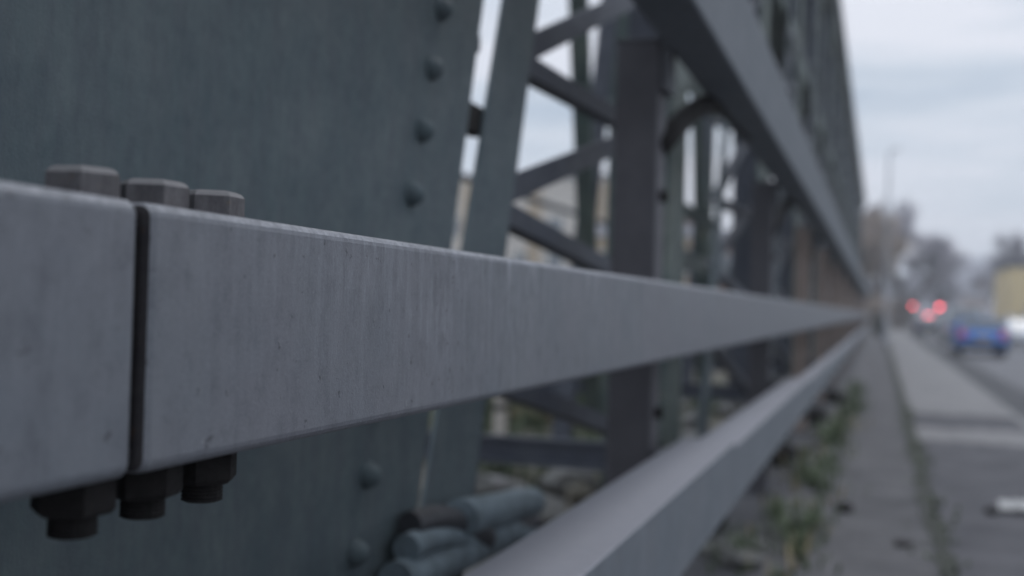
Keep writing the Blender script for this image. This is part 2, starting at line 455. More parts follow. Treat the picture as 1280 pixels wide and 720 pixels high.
JY = .684
z0, z1 = -.130, .067
r1 = thing('box_rail', 'short length of grey box rail at the left edge, ending at the open joint', 'rail', (-.6, -3.2, 0), 0, 'middle rails of the bridge parapet')
def shift(o, t): o.data.transform(Matrix.Translation(-Vector(t))); return o
def cut_ends(o):
    o.data.materials.append(M['cutend'])
    for p in o.data.polygons:
        if abs(p.normal.y) > .8: p.material_index = 1
    return o
bm = NB(); rounded_rail(bm, .5, .7, z0, z1, -3.2, JY - .0150, r=.010, endr=.004)
shift(cut_ends(obj('rail_tube', bm, M['rail'], r1)), (-.6, -3.2, 0))
r2 = thing('box_rail', 'long grey streaked box rail running from the joint and three bolts into the distance', 'rail', (-.6, JY, 0), 0, 'middle rails of the bridge parapet')
bm = NB(); rounded_rail(bm, .5, .7, z0, z1, JY, YE, r=.010, endr=.007)
shift(cut_ends(obj('rail_tube', bm, M['rail'], r2)), (-.6, JY, 0))
bm = NB(); box(bm, -.685, -.518, JY - .11, JY + .11, z0 + .016, z1 - .016, .006)
shift(obj('joint_sleeve', bm, M['sleeve'], r2), (-.6, JY, 0))
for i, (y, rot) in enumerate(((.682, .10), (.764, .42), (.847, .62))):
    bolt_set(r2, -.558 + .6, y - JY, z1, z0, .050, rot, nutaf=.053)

LJ = 3.80; LJ2 = 8.0
r3 = thing('box_rail', 'low grey box rail nearest the ground, short near length with its broad top face showing', 'rail', (-.55, -3.2, 0), 0, 'low rails of the bridge parapet')
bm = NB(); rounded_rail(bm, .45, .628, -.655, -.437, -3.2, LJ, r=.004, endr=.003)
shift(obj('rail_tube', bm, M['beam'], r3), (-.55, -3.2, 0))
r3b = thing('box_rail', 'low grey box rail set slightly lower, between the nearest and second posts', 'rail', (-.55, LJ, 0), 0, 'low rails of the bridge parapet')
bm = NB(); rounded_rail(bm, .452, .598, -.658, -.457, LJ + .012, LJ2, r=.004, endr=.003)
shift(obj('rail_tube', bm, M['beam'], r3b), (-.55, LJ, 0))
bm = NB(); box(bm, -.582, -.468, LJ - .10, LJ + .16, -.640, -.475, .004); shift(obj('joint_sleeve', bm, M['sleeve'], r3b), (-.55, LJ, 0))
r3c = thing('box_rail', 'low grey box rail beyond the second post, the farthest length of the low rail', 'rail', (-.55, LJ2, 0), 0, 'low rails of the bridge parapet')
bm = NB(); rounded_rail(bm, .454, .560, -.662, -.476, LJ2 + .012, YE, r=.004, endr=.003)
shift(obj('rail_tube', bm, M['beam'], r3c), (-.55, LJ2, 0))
for k in range(14):
    y = .9 + k * P / 3
    par, oy, zb = (r3, -3.2, -.655) if y < LJ else ((r3b, LJ, -.658) if y < LJ2 else (r3c, LJ2, -.662))
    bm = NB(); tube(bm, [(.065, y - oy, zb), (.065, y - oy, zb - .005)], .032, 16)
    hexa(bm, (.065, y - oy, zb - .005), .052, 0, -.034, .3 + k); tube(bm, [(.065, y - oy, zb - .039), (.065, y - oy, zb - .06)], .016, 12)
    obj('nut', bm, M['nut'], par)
r4 = thing('top_beam', 'deep grey steel beam overhead, dark underside, running along the post tops', 'beam', (-.58, -3.2, 0))
bm = NB(); rounded_rail(bm, .5, .672, .842, 1.205, -3.2, YE, r=.012)
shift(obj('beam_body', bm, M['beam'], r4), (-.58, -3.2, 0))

# ------------------------------------------------------------------ parapet posts
def make_post():
    t = thing('parapet_post', 'x', 'post')
    # local origin at the foot, post centre; x local 0 = world -.79
    bm = NB(); box(bm, -.075, .073, 0, .14, .012, 2.128, .008, 2)
    obj('post_tube', bm, M['post'], t)
    bm = NB(); box(bm, -.078, .076, -.003, .143, 2.128, 2.134, .002, 1); obj('cap_plate', bm, M['cleat'], t)
    bm = NB(); box(bm, -.15, .15, -.06, .21, 0, .012, .003, 1); obj('base_plate', bm, M['cleat'], t)
    for bx, by in ((-.12, -.03), (.12, -.03), (-.12, .18), (.12, .18)):
        bm = NB(); hexa(bm, (bx, by, .012), .03, 0, .016); obj('anchor_bolt', bm, M['rust'], t)
    # cleats: low rail, middle rail, top beam
    bm = NB(); box(bm, .0735, .134, .02, .12, .61, .78, .004, 1); obj('cleat', bm, M['cleat'], t)
    bm = NB(); box(bm, .0735, .0748, .02, .12, 1.13, 1.30); obj('cleat', bm, M['cleat'], t)
    bm = NB(); box(bm, .0735, .1025, .01, .13, 1.96, 2.36, .004, 1); obj('cleat', bm, M['cleat'], t)
    for bz in (.90, 1.62, 1.80):
        bm = NB(); m2 = Matrix.Translation((.073, .07, bz)) @ Matrix.Rotation(R(90), 4, 'Y')
        hexa(bm, (0, 0, 0), .036, 0, .024, .2); bmesh.ops.transform(bm, matrix=m2, verts=bm.verts)
        obj('bolt_head', bm, M['nut'], t)
    bm = NB()
    pts = [(.06 + .09 * s, .10 + 1.85 * s, 1.80 + .33 * math.sin(min(1, s * 1.5) * math.pi / 2) - .004) for s in [i / 10 for i in range(11)]]
    tube(bm, pts, .042, 12); obj('knee_brace', bm, M['nut'], t, smooth=True)
    return t
def copy_tree(o, parent=None):
    c = o.copy(); C.objects.link(c)
    if parent: c.parent = parent
    for ch in list(o.children): copy_tree(ch, c)
    return c
post0 = make_post()
plabels = ['nearest dark post, squared top showing just under the overhead beam',
           'second dark post from the camera, top showing under the beam',
           'third dark post from the camera, thin and brownish against the far brick',
           'fourth dark post from the camera behind the middle rail']
pc = 0
for k in range(-1, 14):
    y = 3.62 + k * P
    if y > YE - .5 or k < 0: continue
    o = post0 if pc == 0 else copy_tree(post0)
    o.location = (-.775, y, GZ + .004)
    if pc >= 2:
        for ch in o.children:
            if ch.name.startswith('post_tube'):
                if ch.data.name + '_brown' not in bpy.data.meshes:
                    m2 = ch.data.copy(); m2.name = ch.data.name + '_brown'; m2.materials[0] = M['postbrown']
                ch.data = bpy.data.meshes[ch.data.name + '_brown']
    o['label'] = plabels[pc] if pc < 4 else 'small dark parapet post far along the bridge, blurred into its row'
    o['group'] = 'dark posts of the bridge parapet' if pc < 4 else 'far dark posts of the bridge parapet'
    pc += 1

# ------------------------------------------------------------------ the truss girder
T = thing('bridge_truss', 'tall blue green riveted steel lattice truss behind the parapet', 'bridge truss', (-.95, 0, -.62))
O = Vector((-.95, 0, -.62))
def tp(name, bm, mat, parent=None, smooth=False):
    o = obj(name, bm, mat, parent or T, smooth)
    o.data.transform(Matrix.Translation(-O))
    return o
AX = -.95
ZT = 6.2; ZB = -.76
def quad_plate(bm, pts, x0, x1, bev=.003):
    """plate in the YZ plane, given (y,z) corners anticlockwise seen from +X, from x0 (back) to x1 (front)"""
    f = [bm.verts.new((x1, y, z)) for y, z in pts]; b = [bm.verts.new((x0, y, z)) for y, z in pts]
    bm.faces.new(f); bm.faces.new(b[::-1]); n = len(pts)
    for i in range(n): bm.faces.new((f[i], b[i], b[(i + 1) % n], f[(i + 1) % n]))
# wide near plate with leaning edge
bm = NB()
e = lambda z: 2.393 + .278 * z
quad_plate(bm, [(-3.0, ZB), (e(ZB), ZB), (e(ZT), ZT), (-3.0, ZT)], AX - .011, AX)
near = tp('web_plate', bm, M['teal'])
near['label'] = 'wide blue green plate with a column of round rivets near its leaning edge'
k = 0
z = .656 + .1425 * 6
while z > ZB + .05:
    bm = NB(); dome(bm, (AX, 2.111 + .316 * z, z), .027, .032)
    tp('rivet', bm, M['teal'], near, True); z -= .1425
for z in (.64,):   # little bolt on the leaning edge
    bm = NB(); beam(bm, (AX - .01, e(z) - .005, z), (AX - .01, e(z) + .02, z), .02, .045, bev=.005); tp('edge_bolt', bm, M['lace'], near)
bm = NB(); box(bm, AX - .06, AX - .02, e(.47) - .06, e(.47) + .17, .425, .50, .004, 1); tp('clamp_plate', bm, M['nut'], near)
# small hooked bar on the plate's edge
bm = NB(); tube(bm, [(AX - .03, e(.3) - .02, .34), (AX - .03, e(.3) + .0, .30), (AX - .03, e(.3) - .0, .22), (AX - .03, e(.2) + .03, .16), (AX - .03, e(.1) + .05, .12)], .008, 8)
tp('hook', bm, M['lace'], near, True)

NBAY = 14
sl = lambda z: 2.487 + .365 * z
sr = lambda z: 2.80 + .325 * z
def rivcol(bm, f, za, zb, x, st=.28, r=.018):
    z = za
    while z < zb:
        dome(bm, (x, f(z), z), r, .011); z += st
bars = [(-.18, -.66), (-.18, .05), (.26, .07), (.31, .90), (.70, .80), (.73, 1.60), (1.25, 1.50), (1.25, 2.05), (1.8, 2.05), (1.8, 2.65), (2.4, 2.65), (2.4, 3.25), (3.0, 3.25), (3.6, 3.85), (4.2, 4.45), (4.8, 5.05)]
far_lace = NB(); nl = 0
for b in range(NBAY):
    dy = b * P
    # leaning strut: face plate + back flange
    bm = NB()
    quad_plate(bm, [(sl(ZB) + dy, ZB), (sr(ZB) + dy, ZB), (sr(ZT - .3) + dy, ZT - .3), (sl(ZT - .3) + dy, ZT - .3)], AX - .017, AX - .008)
    if b: rivcol(bm, lambda z: sl(z) + .05 + dy, ZB + .2, ZT - .4, AX - .008)
    st = tp('diagonal', bm, M['teal'])
    bm = NB()
    quad_plate(bm, [(sr(ZB) - .01 + dy, ZB), (sr(ZB) + .085 + dy, ZB), (sr(ZT - .3) + .085 + dy, ZT - .3), (sr(ZT - .3) - .01 + dy, ZT - .3)], AX - .050, AX - .034)
    tp('diagonal_flange', bm, M['lace'], st)
    # vertical plate and its angles
    bm = NB()
    quad_plate(bm, [(5.34 + dy, ZB), (5.86 + dy, ZB), (5.86 + dy, ZT - .3), (5.34 + dy, ZT - .3)], AX - .05, AX - .032)
    rivcol(bm, lambda z: 5.42 + dy, ZB + .1, ZT - .4, AX - .032, .2); rivcol(bm, lambda z: 5.78 + dy, ZB + .1, ZT - .4, AX - .032, .2)
    vp = tp('vertical', bm, M['teal2'])
    bm = NB(); box(bm, AX - .25, AX - .052, 5.36 + dy, 5.38 + dy, ZB, ZT - .32)
    box(bm, AX - .25, AX - .052, 5.82 + dy, 5.84 + dy, ZB, ZT - .32); tp('vertical_flange', bm, M['lace'], vp)
    # lacing
    for zl, zr in bars:
        p = (AX - .038, sr(zl) + .02 + dy, zl); q = (AX - .056, 5.40 + dy, zr)
        if p[1] > q[1] - .3: continue
        if nl < 100:
            bm = NB(); angle_bar(bm, p, q, .078 if zr > zl + .2 else .062, .010, (1, 0, 0)); tp('lacing_bar', bm, M['lace']); nl += 1
        else:
            angle_bar(far_lace, p, q, .072, .010, (1, 0, 0))
    # opposed diagonal on the inner face
    bm = NB(); beam(bm, (AX - .62, 6.36 + dy, ZB + .1), (AX - .62, 4.75 + dy, ZT - .5), .05, .10, (1, 0, 0)); tp('counter_diagonal', bm, M['teal2'])
    bm = NB(); box(bm, AX - .80, AX - .70, 7.30 + dy, 7.40 + dy, ZB - .5, ZT - .5); tp('inner_vertical', bm, M['teal2'])
    bm = NB(); beam(bm, (AX - .70, 5.95 + dy, ZB), (AX - .70, 8.1 + dy, ZT - .5), .08, .10, (1, 0, 0)); tp('inner_diagonal', bm, M['lace'])
    for zz, hh in ((.62, .10), (.27, .12), (1.5, .1), (2.2, .1), (4.4, .12)):
        bm = NB(); box(bm, AX - .34, AX - .31, 5.98 + dy, 9.35 + dy, zz, zz + hh); tp('batten', bm, M['teal2'])
    # cross beam underneath, spanning outwards
    bm = NB(); yb = 4.75 + dy
    box(bm, AX - 3.6, AX - .06, yb - .02, yb + .04, -.60, -.587); box(bm, AX - 3.6, AX - .06, yb - .006, yb + .006, -.69, -.6005); box(bm, AX - 3.6, AX - .06, yb - .06, yb + .06, -.703, -.6905)
    tp('cross_beam', bm, M['lace'])
o = tp('lacing_bar', far_lace, M['lace']); o['kind'] = 'stuff'
# chords
bm = NB(); box(bm, AX - .70, AX + .03, 2.6, YE + 2.5, 5.78, 6.22, .004, 1)
box(bm, AX - .72, AX + .06, 2.6, YE + 2.5, 6.223, 6.245); tp('top_chord', bm, M['teal2'])
bm = NB(); box(bm, AX + .0305, AX + .09, 2.6, YE + 2.5, 6.02, 6.218, .003, 1); tp('chord_lip', bm, M['lace'])
bm = NB(); box(bm, AX - .62, AX - .055, 6.3, YE + 2.5, 3.1, 3.32, .004, 1); tp('mid_chord', bm, M['teal2'])
bm = NB(); box(bm, AX - 3.9, AX - 3.6, -3, YE + 2, -.9, -.54, .004, 1); tp('outer_stringer', bm, M['lace'])
# outer handrail of the truss walkway
orl = thing('outer_handrail', 'thin dark handrail on posts beyond the truss, seen between lattice bars', 'handrail', (-4.6, 0, -1.2))
bm = NB(); tube(bm, [(0, 2, 2.66), (0, YE, 2.66)], .045, 8); obj('handrail_tube', bm, M['lace'], orl)
for k in range(8):
    bm = NB(); box(bm, -.04, .04, 4 + k * 7, 4.08 + k * 7, -.04, 2.66); obj('handrail_post', bm, M['lace'], orl)

# concrete plinth the truss stands on
pl = thing('concrete_plinth', 'stained concrete plinth under the foot of the truss', 'plinth', (-1.05, 1.5, GZ))
bm = NB(); box(bm, -.19, .19, -4.4, 1.7, 0, .555, .02, 2); obj('plinth_block', bm, M['concrete'], pl)
for k in range(1, NBAY):
    s = thing('concrete_plinth', 'stained concrete plinth under the truss, in the row beyond the near one', 'plinth', (-1.05, 2.2 + k * P, GZ), 0, 'plinths further along the truss')
    bm = NB(); box(bm, -.2, .12, -.35, .4, 0, .495, .02, 2); obj('plinth_block', bm, M['concrete'], s)
# ducts and hoses at the truss foot
def hose(name, label, pts, r, mat, ribs=False, n=16):
    o0 = Vector(pts[0]); bm = NB()
    P0 = [Vector(p) for p in pts]; fine = []
    for i in range(len(P0) - 1):
        a = P0[max(i - 1, 0)]; b = P0[i]; c = P0[i + 1]; dd = P0[min(i + 2, len(P0) - 1)]
        for s in range(12):
            t = s / 12
            fine.append(.5 * ((2 * b) + (c - a) * t + (2 * a - 5 * b + 4 * c - dd) * t * t + (3 * b - 3 * c + dd - a) * t ** 3))
    fine.append(P0[-1])
    rs = [r * (1.06 if (ribs and i % 2) else 1) for i in range(len(fine))]
    tube(bm, [p - o0 for p in fine], rs, n)
    caps = [f for f in bm.faces if len(f.verts) > 4]
    bmesh.ops.inset_individual(bm, faces=caps, thickness=r * .25, depth=0)
    for f in caps:
        f.normal_update()
        bmesh.ops.translate(bm, vec=f.normal * r * .10, verts=f.verts)
    o = obj(name, bm, mat, smooth=True, loc=o0)
    o.data.set_sharp_from_angle(angle=R(35))
    return prop(o, label, 'pipe')
hose('duct_pipe', 'pale blue grey duct lying at the foot of the truss, lowest in the pile', [(-.90, 2.05, -.555), (-.90, 2.4, -.572), (-.92, 2.78, -.60), (-.94, 3.05, -.655)], .040, M['pipe'])
hose('duct_pipe', 'blue grey duct lying aslant on top of the pile, cut end towards the post', [(-.885, 2.36, -.482), (-.90, 2.62, -.512), (-.95, 2.95, -.555), (-.99, 3.25, -.595)], .044, M['pipe'])
hose('duct_pipe', 'stubby blue grey duct end at the left of the pile beside the wide plate', [(-.90, 2.10, -.50), (-.90, 2.22, -.502), (-.895, 2.36, -.525), (-.895, 2.5, -.565)], .030, M['pipe'])
hose('hose', 'dark ribbed hose curled over the left of the duct pile', [(-.915, 2.15, -.462), (-.90, 2.28, -.47), (-.885, 2.42, -.515), (-.88, 2.52, -.555)], .028, M['pipedark'], True)
hose('hose', 'dark ribbed hose lying in the hollow between the two long ducts', [(-.90, 2.45, -.555), (-.915, 2.8, -.60), (-.945, 3.12, -.635)], .03, M['pipedark'], True)
# rubble beyond
def stone(name, label, x, y, s, mat, group=None, flatz=.5, zb=GZ + .004):
    bm = NB(); bmesh.ops.create_icosphere(bm, subdivisions=2, radius=1)
    for v in bm.verts:
        f = 1 + random.uniform(-.18, .18)
        v.co = Vector((v.co.x * s[0] * f, v.co.y * s[1] * f, v.co.z * s[2] * f))
    mz = min(v.co.z for v in bm.verts)
    o = obj(name, bm, mat, loc=(x, y, zb - mz - .004)); o.rotation_euler.z = random.uniform(0, 3)
    return prop(o, label, 'stone' if 'stone' in name else name, group)
for i in range(16):
    stone('stone', 'pale broken stone in the rubble below the rails beyond the truss', -1.5 - random.random() * 1.1, 8.2 + i * .55 + random.random() * .3, (random.uniform(.12, .3), random.uniform(.08, .16), random.uniform(.04, .10)), M['rock'], 'pale stones in the rubble')
for i in range(12):
    sz = random.uniform(.10, .22)
    stone('stone', 'lump of grey brown rubble on the ground just beyond the duct pile', -1.45 - random.random() * 1.3, 4.9 + random.random() * 2.2, (sz, sz * .8, sz * .6), M[random.choice(['concrete', 'rock', 'earth', 'concrete'])], 'rubble beyond the duct pile')
stone('stone', 'black stone at the edge of the weeds on the verge', -.19, 7.35, (.06, .05, .035), M['nut'])
stone('stone', 'small dark stone on the footway in front of the mossy joint', .145, 6.45, (.07, .045, .015), M['nut'])
for x, y, lb in ((-.76, 9.3, 'nearest of three black lumps at the foot of the parapet'), (-.66, 12.9, 'middle of three black lumps at the foot of the parapet'), (-.56, 16.1, 'farthest of three black lumps at the foot of the parapet')):
    stone('stone', lb, x, y, (.12, .16, .10), M['nut'])  # lumps added in place of the dark feet of the posts
for i, (sx, sy) in enumerate(((-.62, 5.55), (-.73, 5.75), (-.66, 5.95))):
    stone('stone', 'grey concrete fragment on the ground beneath the low rail near the picture foot', sx, sy, (.12, .10, .045), M['concrete'], 'concrete fragments under the low rail')
# litter
bm = NB(); pts = []
vs = [[None] * 9 for _ in range(7)]
for i in range(7):
    for j in range(9):
        vs[i][j] = bm.verts.new(((i - 3) * .045 + random.uniform(-.012, .012), (j - 4) * .045 + random.uniform(-.012, .012), .012 + abs(random.gauss(0, .022))))
for i in range(6):
    for j in range(8): bm.faces.new((vs[i][j], vs[i + 1][j], vs[i + 1][j + 1], vs[i][j + 1]))
ext = bmesh.ops.solidify(bm, geom=bm.faces[:], thickness=.003)
o = obj('litter', bm, M['white'], loc=(.90, 7.95, GZ + .004)); prop(o, 'crumpled pale wrapper lying on the footway at the right edge', 'litter')
stone('stone', 'flat black stone just left of the crumpled wrapper', .70, 7.75, (.075, .04, .02), M['nut'])

# weeds along the rail
def weeds(name, spots, mat, label, cat, hh=(.12, .34), n=36, spread=.10):
    bm = NB()
    for x, y, s in spots:
        for _ in range(int(n * s)):
            a = random.uniform(0, 6.28); r = abs(random.gauss(0, spread)); h = random.uniform(*hh) * s
            bx, by = x + math.cos(a) * r, y + math.sin(a) * r * 1.6
            ln = random.uniform(.1, .6) * h; dx, dy = math.cos(a) * ln, math.sin(a) * ln
            w = random.uniform(.006, .014)
            px, py = -math.sin(a) * w, math.cos(a) * w
            b0 = [bm.verts.new((bx - px, by - py, GZ)), bm.verts.new((bx + px, by + py, GZ))]
            m0 = [bm.verts.new((bx + dx * .4 - px, by + dy * .4 - py, GZ + h * .65)), bm.verts.new((bx + dx * .4 + px, by + dy * .4 + py, GZ + h * .65))]
            t0 = bm.verts.new((bx + dx, by + dy, GZ + h))
            bm.faces.new((b0[0], b0[1], m0[1], m0[0])); bm.faces.new((m0[0], m0[1], t0))
            for q in range(3):
                zz = h * random.uniform(.3, 1); c = Vector((bx + dx * zz / h, by + dy * zz / h, GZ + zz))
                u = Vector((random.gauss(0, 1), random.gauss(0, 1), random.gauss(0, .5))).normalized() * random.uniform(.012, .03)
                v2 = u.cross(Vector((0, 0, 1))).normalized() * .012
                bm.faces.new([bm.verts.new(c), bm.verts.new(c + u * .5 + v2), bm.verts.new(c + u), bm.verts.new(c + u * .5 - v2)])
    o = obj(name, bm, mat); return prop(o, label, cat, kind='stuff')
sp = []
for i in range(46):
    y = 5.2 + i * .17
    sp.append((-.47 + random.gauss(0, .07) + (y > 9) * .05, y, random.uniform(.2, .62) * (1 if math.sin(y * 2.3) > -.55 else .35)))
for i in range(26): sp.append((-.36 + random.gauss(0, .06), 12.8 + i * .28, random.uniform(.2, .55)))
for i in range(20): sp.append((.33 + random.gauss(0, .03), 6 + i * .5, random.uniform(.08, .2)))
weeds('weeds', sp, M['weed'], 'green weeds growing on the verge along the foot of the parapet', 'weeds')
sp = [(-1.9 - random.random() * 2.2, 6.8 + random.random() * 9, random.uniform(.6, 1.3)) for _ in range(70)]
weeds('weeds', sp, M['weed'], 'rough green weeds on the ground beyond the truss', 'weeds', (.1, .4), 34, .16)

M['straw'] = flat('dry_straw', (.24, .20, .12), .85, 0, .4, 9)
weeds('dry_grass', [(-.5 + random.gauss(0, .12), 5.3 + i * .3, random.uniform(.25, .6)) for i in range(28)], M['straw'], 'dry straw coloured grass stalks among the green weeds', 'grass', (.1, .34), 9, .12)
# shrubs beyond the truss
def leafball(bm, c, rx, ry, rz, n, s):
    for _ in range(n):
        u = Vector((random.gauss(0, 1), random.gauss(0, 1), random.gauss(0, 1))).normalized() * (random.random() ** .4)
        p = Vector(c) + Vector((u.x * rx, u.y * ry, u.z * rz))
        a = Vector((random.gauss(0, 1), random.gauss(0, 1), random.gauss(0, 1))).normalized() * s * random.uniform(.6, 1.3)
        b = a.orthogonal().normalized() * s * .45
        bm.faces.new([bm.verts.new(p - a), bm.verts.new(p + b), bm.verts.new(p + a), bm.verts.new(p - b)])
for i, (x, y, w, h, m, lb) in enumerate([(-6.3, 13.5, .9, .9, 'shrub', 'yellow green shrub beyond the truss, left of the white marker post'),
                                       (-4.9, 13.5, .8, .85, 'weed', 'darker green shrub seen between the leaning strut and nearest post'),
                                       (-4.2, 15.5, .8, .8, 'shrub', 'yellow green shrub just left of the nearest dark post'),
                                       (-8.4, 12.5, 1.0, 1.0, 'shrub', 'yellow green shrub in the gap beside the wide riveted plate')]):
    t = thing('shrub', lb, 'shrub', (x, y, GZ), 0, 'shrubs beyond the truss')
    bm = NB()
    for q in range(6): leafball(bm, (random.uniform(-w, w) * .5, random.uniform(-w, w) * .5, h * random.uniform(.35, .75)), w * .4, w * .4, h * .35, 260, .05)
    obj('foliage', bm, M[m], t)
    bm = NB()
    for q in range(5): tube(bm, [(0, 0, 0), (random.uniform(-w, w) * .3, random.uniform(-w, w) * .3, h * .6)], [.03, .012], 6)
    obj('stem', bm, M['bark'], t)
t = thing('marker_post', 'white post standing among the shrubs beyond the truss', 'marker post', (-2.56, 7.6, GZ))
bm = NB(); box(bm, -.045, .045, -.035, .035, 0, .60, .012, 2); obj('post_shaft', bm, M['cream'], t)
bm = NB(); box(bm, -.046, .046, -.036, .036, .49, .54, .003, 1); obj('band', bm, M['black'], t)
stone('clay_pipe_fragment', 'orange brown broken clay lying among the rough weeds', -3.45, 11.2, (.28, .14, .09), M['tan'])

# ------------------------------------------------------------------ trees
def bare_tree(name, label, x, y, h, spread, mt, seed, group=None, twn=1500, tw=.035, z0=-1.4, base=.25):
    rnd = random.Random(seed)
    t = thing(name, label, 'tree', (x, y, z0), 0, group)
    bt = NB(); bc = NB(); tips = []
    def grow(p, dr, L, r, lev):
        q = p + dr * L; mid = (p + q) / 2 + Vector((rnd.gauss(0, 1), rnd.gauss(0, 1), 0)) * L * .05
        tube(bt if lev < 3 else bc, [p, mid, q], [r, r * .85, r * .68], 6, False)
        tips.append((q, dr, L)); tips.append((mid, dr, L))
        if lev >= 4: return
        for _ in range(3 if lev < 3 else 4):
            nd = (dr + Vector((rnd.gauss(0, 1) * spread, rnd.gauss(0, 1) * spread, rnd.uniform(-.1, .5)))).normalized()
            grow(q if rnd.random() < .6 else mid, nd, L * rnd.uniform(.6, .82), r * .62, lev + 1)
    grow(Vector((0, 0, 0)), Vector((rnd.gauss(0, .04), rnd.gauss(0, .04), 1)), h * base, h * .022, 0)
    use = tips[6:]
    use += [t_ for t_ in use if t_[0].z < h * .55] * 2
    for _ in range(twn):
        q, dr, L = rnd.choice(use)
        nd = (dr + Vector((rnd.gauss(0, .7), rnd.gauss(0, .7), rnd.gauss(.1, .5)))).normalized()
        e2 = q + nd * rnd.uniform(.3, 1.0) * h * .10; s = nd.orthogonal().normalized() * tw * h * .12
        bc.faces.new([bc.verts.new(q - s), bc.verts.new(q + s), bc.verts.new(e2 + s * .3), bc.verts.new(e2 - s * .3)])
    mz = max((v.co.z for v in bc.verts), default=h); k = h / mz
    for bmx in (bt, bc):
        bmesh.ops.scale(bmx, vec=(k, k, k), verts=bmx.verts)
        for v in bmx.verts:
            u = v.co.z / h
            f = 1.0 + .9 * max(0, min(1, (u - .12) / .25)) * max(0, 1 - u) - .62 * max(0, (u - .55) / .45)
            v.co.x *= f; v.co.y *= f
    obj('trunk', bt, M['bark'], t); obj('crown', bc, mt, t)
    return t
bare_tree('bare_tree', 'tan twigged bare tree rising by the end of the bridge', -.1, 90, 10.2, .34, M['twigtan'], 3, None, 5200, .03)
bare_tree('bare_tree', 'dark brown bare tree just right of the tan one, beside the left signal', 2.0, 114, 13.0, .42, M['twiggrey'], 5, None, 4200, .03)
bare_tree('bare_tree', 'bare tree tallest above the yellow building at the right', 10.6, 112, 10.0, .38, M['twiggrey'], 8, None, 2600, .026)
tl = [(6.5, 150, 7.0), (9.5, 170, 8.0), (13, 165, 8.6), (17, 175, 10.5), (21, 170, 11), (4.0, 185, 8.2), (24, 190, 12), (13.8, 125, 8.4), (16.5, 130, 8.8), (29, 200, 12)]
for i, (x, y, h) in enumerate(tl):
    bare_tree('bare_tree', 'blurred grey bare tree in the belt closing off the end of the road', x, y, h, .42, M['twiggrey'], 20 + i, 'grey bare trees at the end of the road', 2200, .035, base=.16)
for i, (x, y, h) in enumerate([(-8, 96, 8.5), (-13, 110, 9)]):
    bare_tree('bare_tree', ['brown bare tree behind the brick building, nearer the bridge', 'brown bare tree behind the brick building, further left'][i], x, y, h, .4, M['twig'], 50 + i, None, 1600, .07)
for i, (x, y, w, h, lb) in enumerate([(-.4, 86, 1.5, 3.4, 'tan leafless thicket at the foot of the tan tree'), (1.6, 100, 1.5, 3.6, 'brown leafless thicket left of the traffic lights')]):
    t = thing('bare_shrub', lb, 'shrub', (x, y, -1.3))
    bm = NB(); rr = random.Random(i)
    for q in range(1500):
        b0 = Vector((rr.gauss(0, w * .35), rr.gauss(0, w * .3), rr.uniform(0, h * .6))); dv = Vector((rr.gauss(0, .35), rr.gauss(0, .35), 1)).normalized() * rr.uniform(.3, h * .4)
        sv = dv.orthogonal().normalized() * .018
        bm.faces.new([bm.verts.new(b0 - sv), bm.verts.new(b0 + sv), bm.verts.new(b0 + dv)])
    obj('twigs', bm, M['twigtan' if i == 0 else 'twig'], t)
    bm = NB()
    for q in range(5): tube(bm, [(0, 0, -.1), (rr.gauss(0, w * .3), rr.gauss(0, w * .3), h * .6)], [.05, .02], 6)
    obj('stem', bm, M['bark'], t)
# dark hedge at the end of the parapet
t = thing('hedge', 'dark clipped bush at the far end of the parapet', 'bush', (.05, 64, GZ))
bm = NB()
for q in range(6): leafball(bm, (random.uniform(-.25, .35), random.uniform(-1.2, 1.2), random.uniform(.3, 1.1)), .35, .6, .4, 260, .07)
obj('foliage', bm, M['hedge'], t)
bm = NB(); tube(bm, [(0, 0, 0), (0, 0, .9)], [.05, .03], 6); obj('stem', bm, M['bark'], t)

# ------------------------------------------------------------------ street furniture
t = thing('street_lamp', 'tall grey street lamp with a short arm beyond the truss', 'street lamp', (.22, 48, GZ))
bm = NB(); tube(bm, [(0, 0, 0), (0, 0, 1.2)], .10, 12); obj('base', bm, M['lamp'], t)
bm = NB(); tube(bm, [(0, 0, 1.2), (0, 0, 7.85)], [.06, .04], 12); obj('column', bm, M['lamp'], t)
bm = NB(); tube(bm, [(0, 0, 7.8), (.08, 0, 7.95), (.16, 0, 7.97)], .03, 8); obj('arm', bm, M['lamp'], t)
bm = NB(); box(bm, .14, .42, -.10, .10, 7.93, 8.01, .03, 2); obj('lantern', bm, M['lamp'], t)
def signal(x, y, label):
    t = thing('traffic_signal', label, 'traffic light', (x, y, GZ if x < 3.3 else -1.385), 0, 'traffic signals facing the camera')
    zc = -t.location.z + .62
    bm = NB(); tube(bm, [(0, .12, 0), (0, .12, zc + .3)], .055, 12); obj('pole', bm, M['black'], t)
    bm = NB(); box(bm, -.24, .24, -.06, .06, zc - .75, zc + .5, .02, 2); h = obj('signal_head', bm, M['black'], t)
    for k, (dz, mm, nm) in enumerate(((.25, 'redlight', 'red_lens'), (-.12, 'dull', 'amber_lens'), (-.49, 'dull', 'green_lens'))):
        bm = NB(); dome(bm, (0, -.0605, zc + dz - .05), .15 if k == 0 else .12, .03, (0, -1, 0)); obj(nm, bm, M[mm], h, True)
        bm = NB()
        for a in range(8):
            an = math.pi * (a / 8); an2 = math.pi * ((a + 1) / 8)
            r0 = .165 if k == 0 else .14
            q = [(math.cos(an) * r0, -.061, math.sin(an) * r0 + zc + dz - .05), (math.cos(an2) * r0, -.061, math.sin(an2) * r0 + zc + dz - .05),
                 (math.cos(an2) * r0, -.2, math.sin(an2) * r0 + zc + dz - .05), (math.cos(an) * r0, -.2, math.sin(an) * r0 + zc + dz - .05)]
            bm.faces.new([bm.verts.new(v) for v in q])
        obj('visor', bm, M['black'], h)
    return t
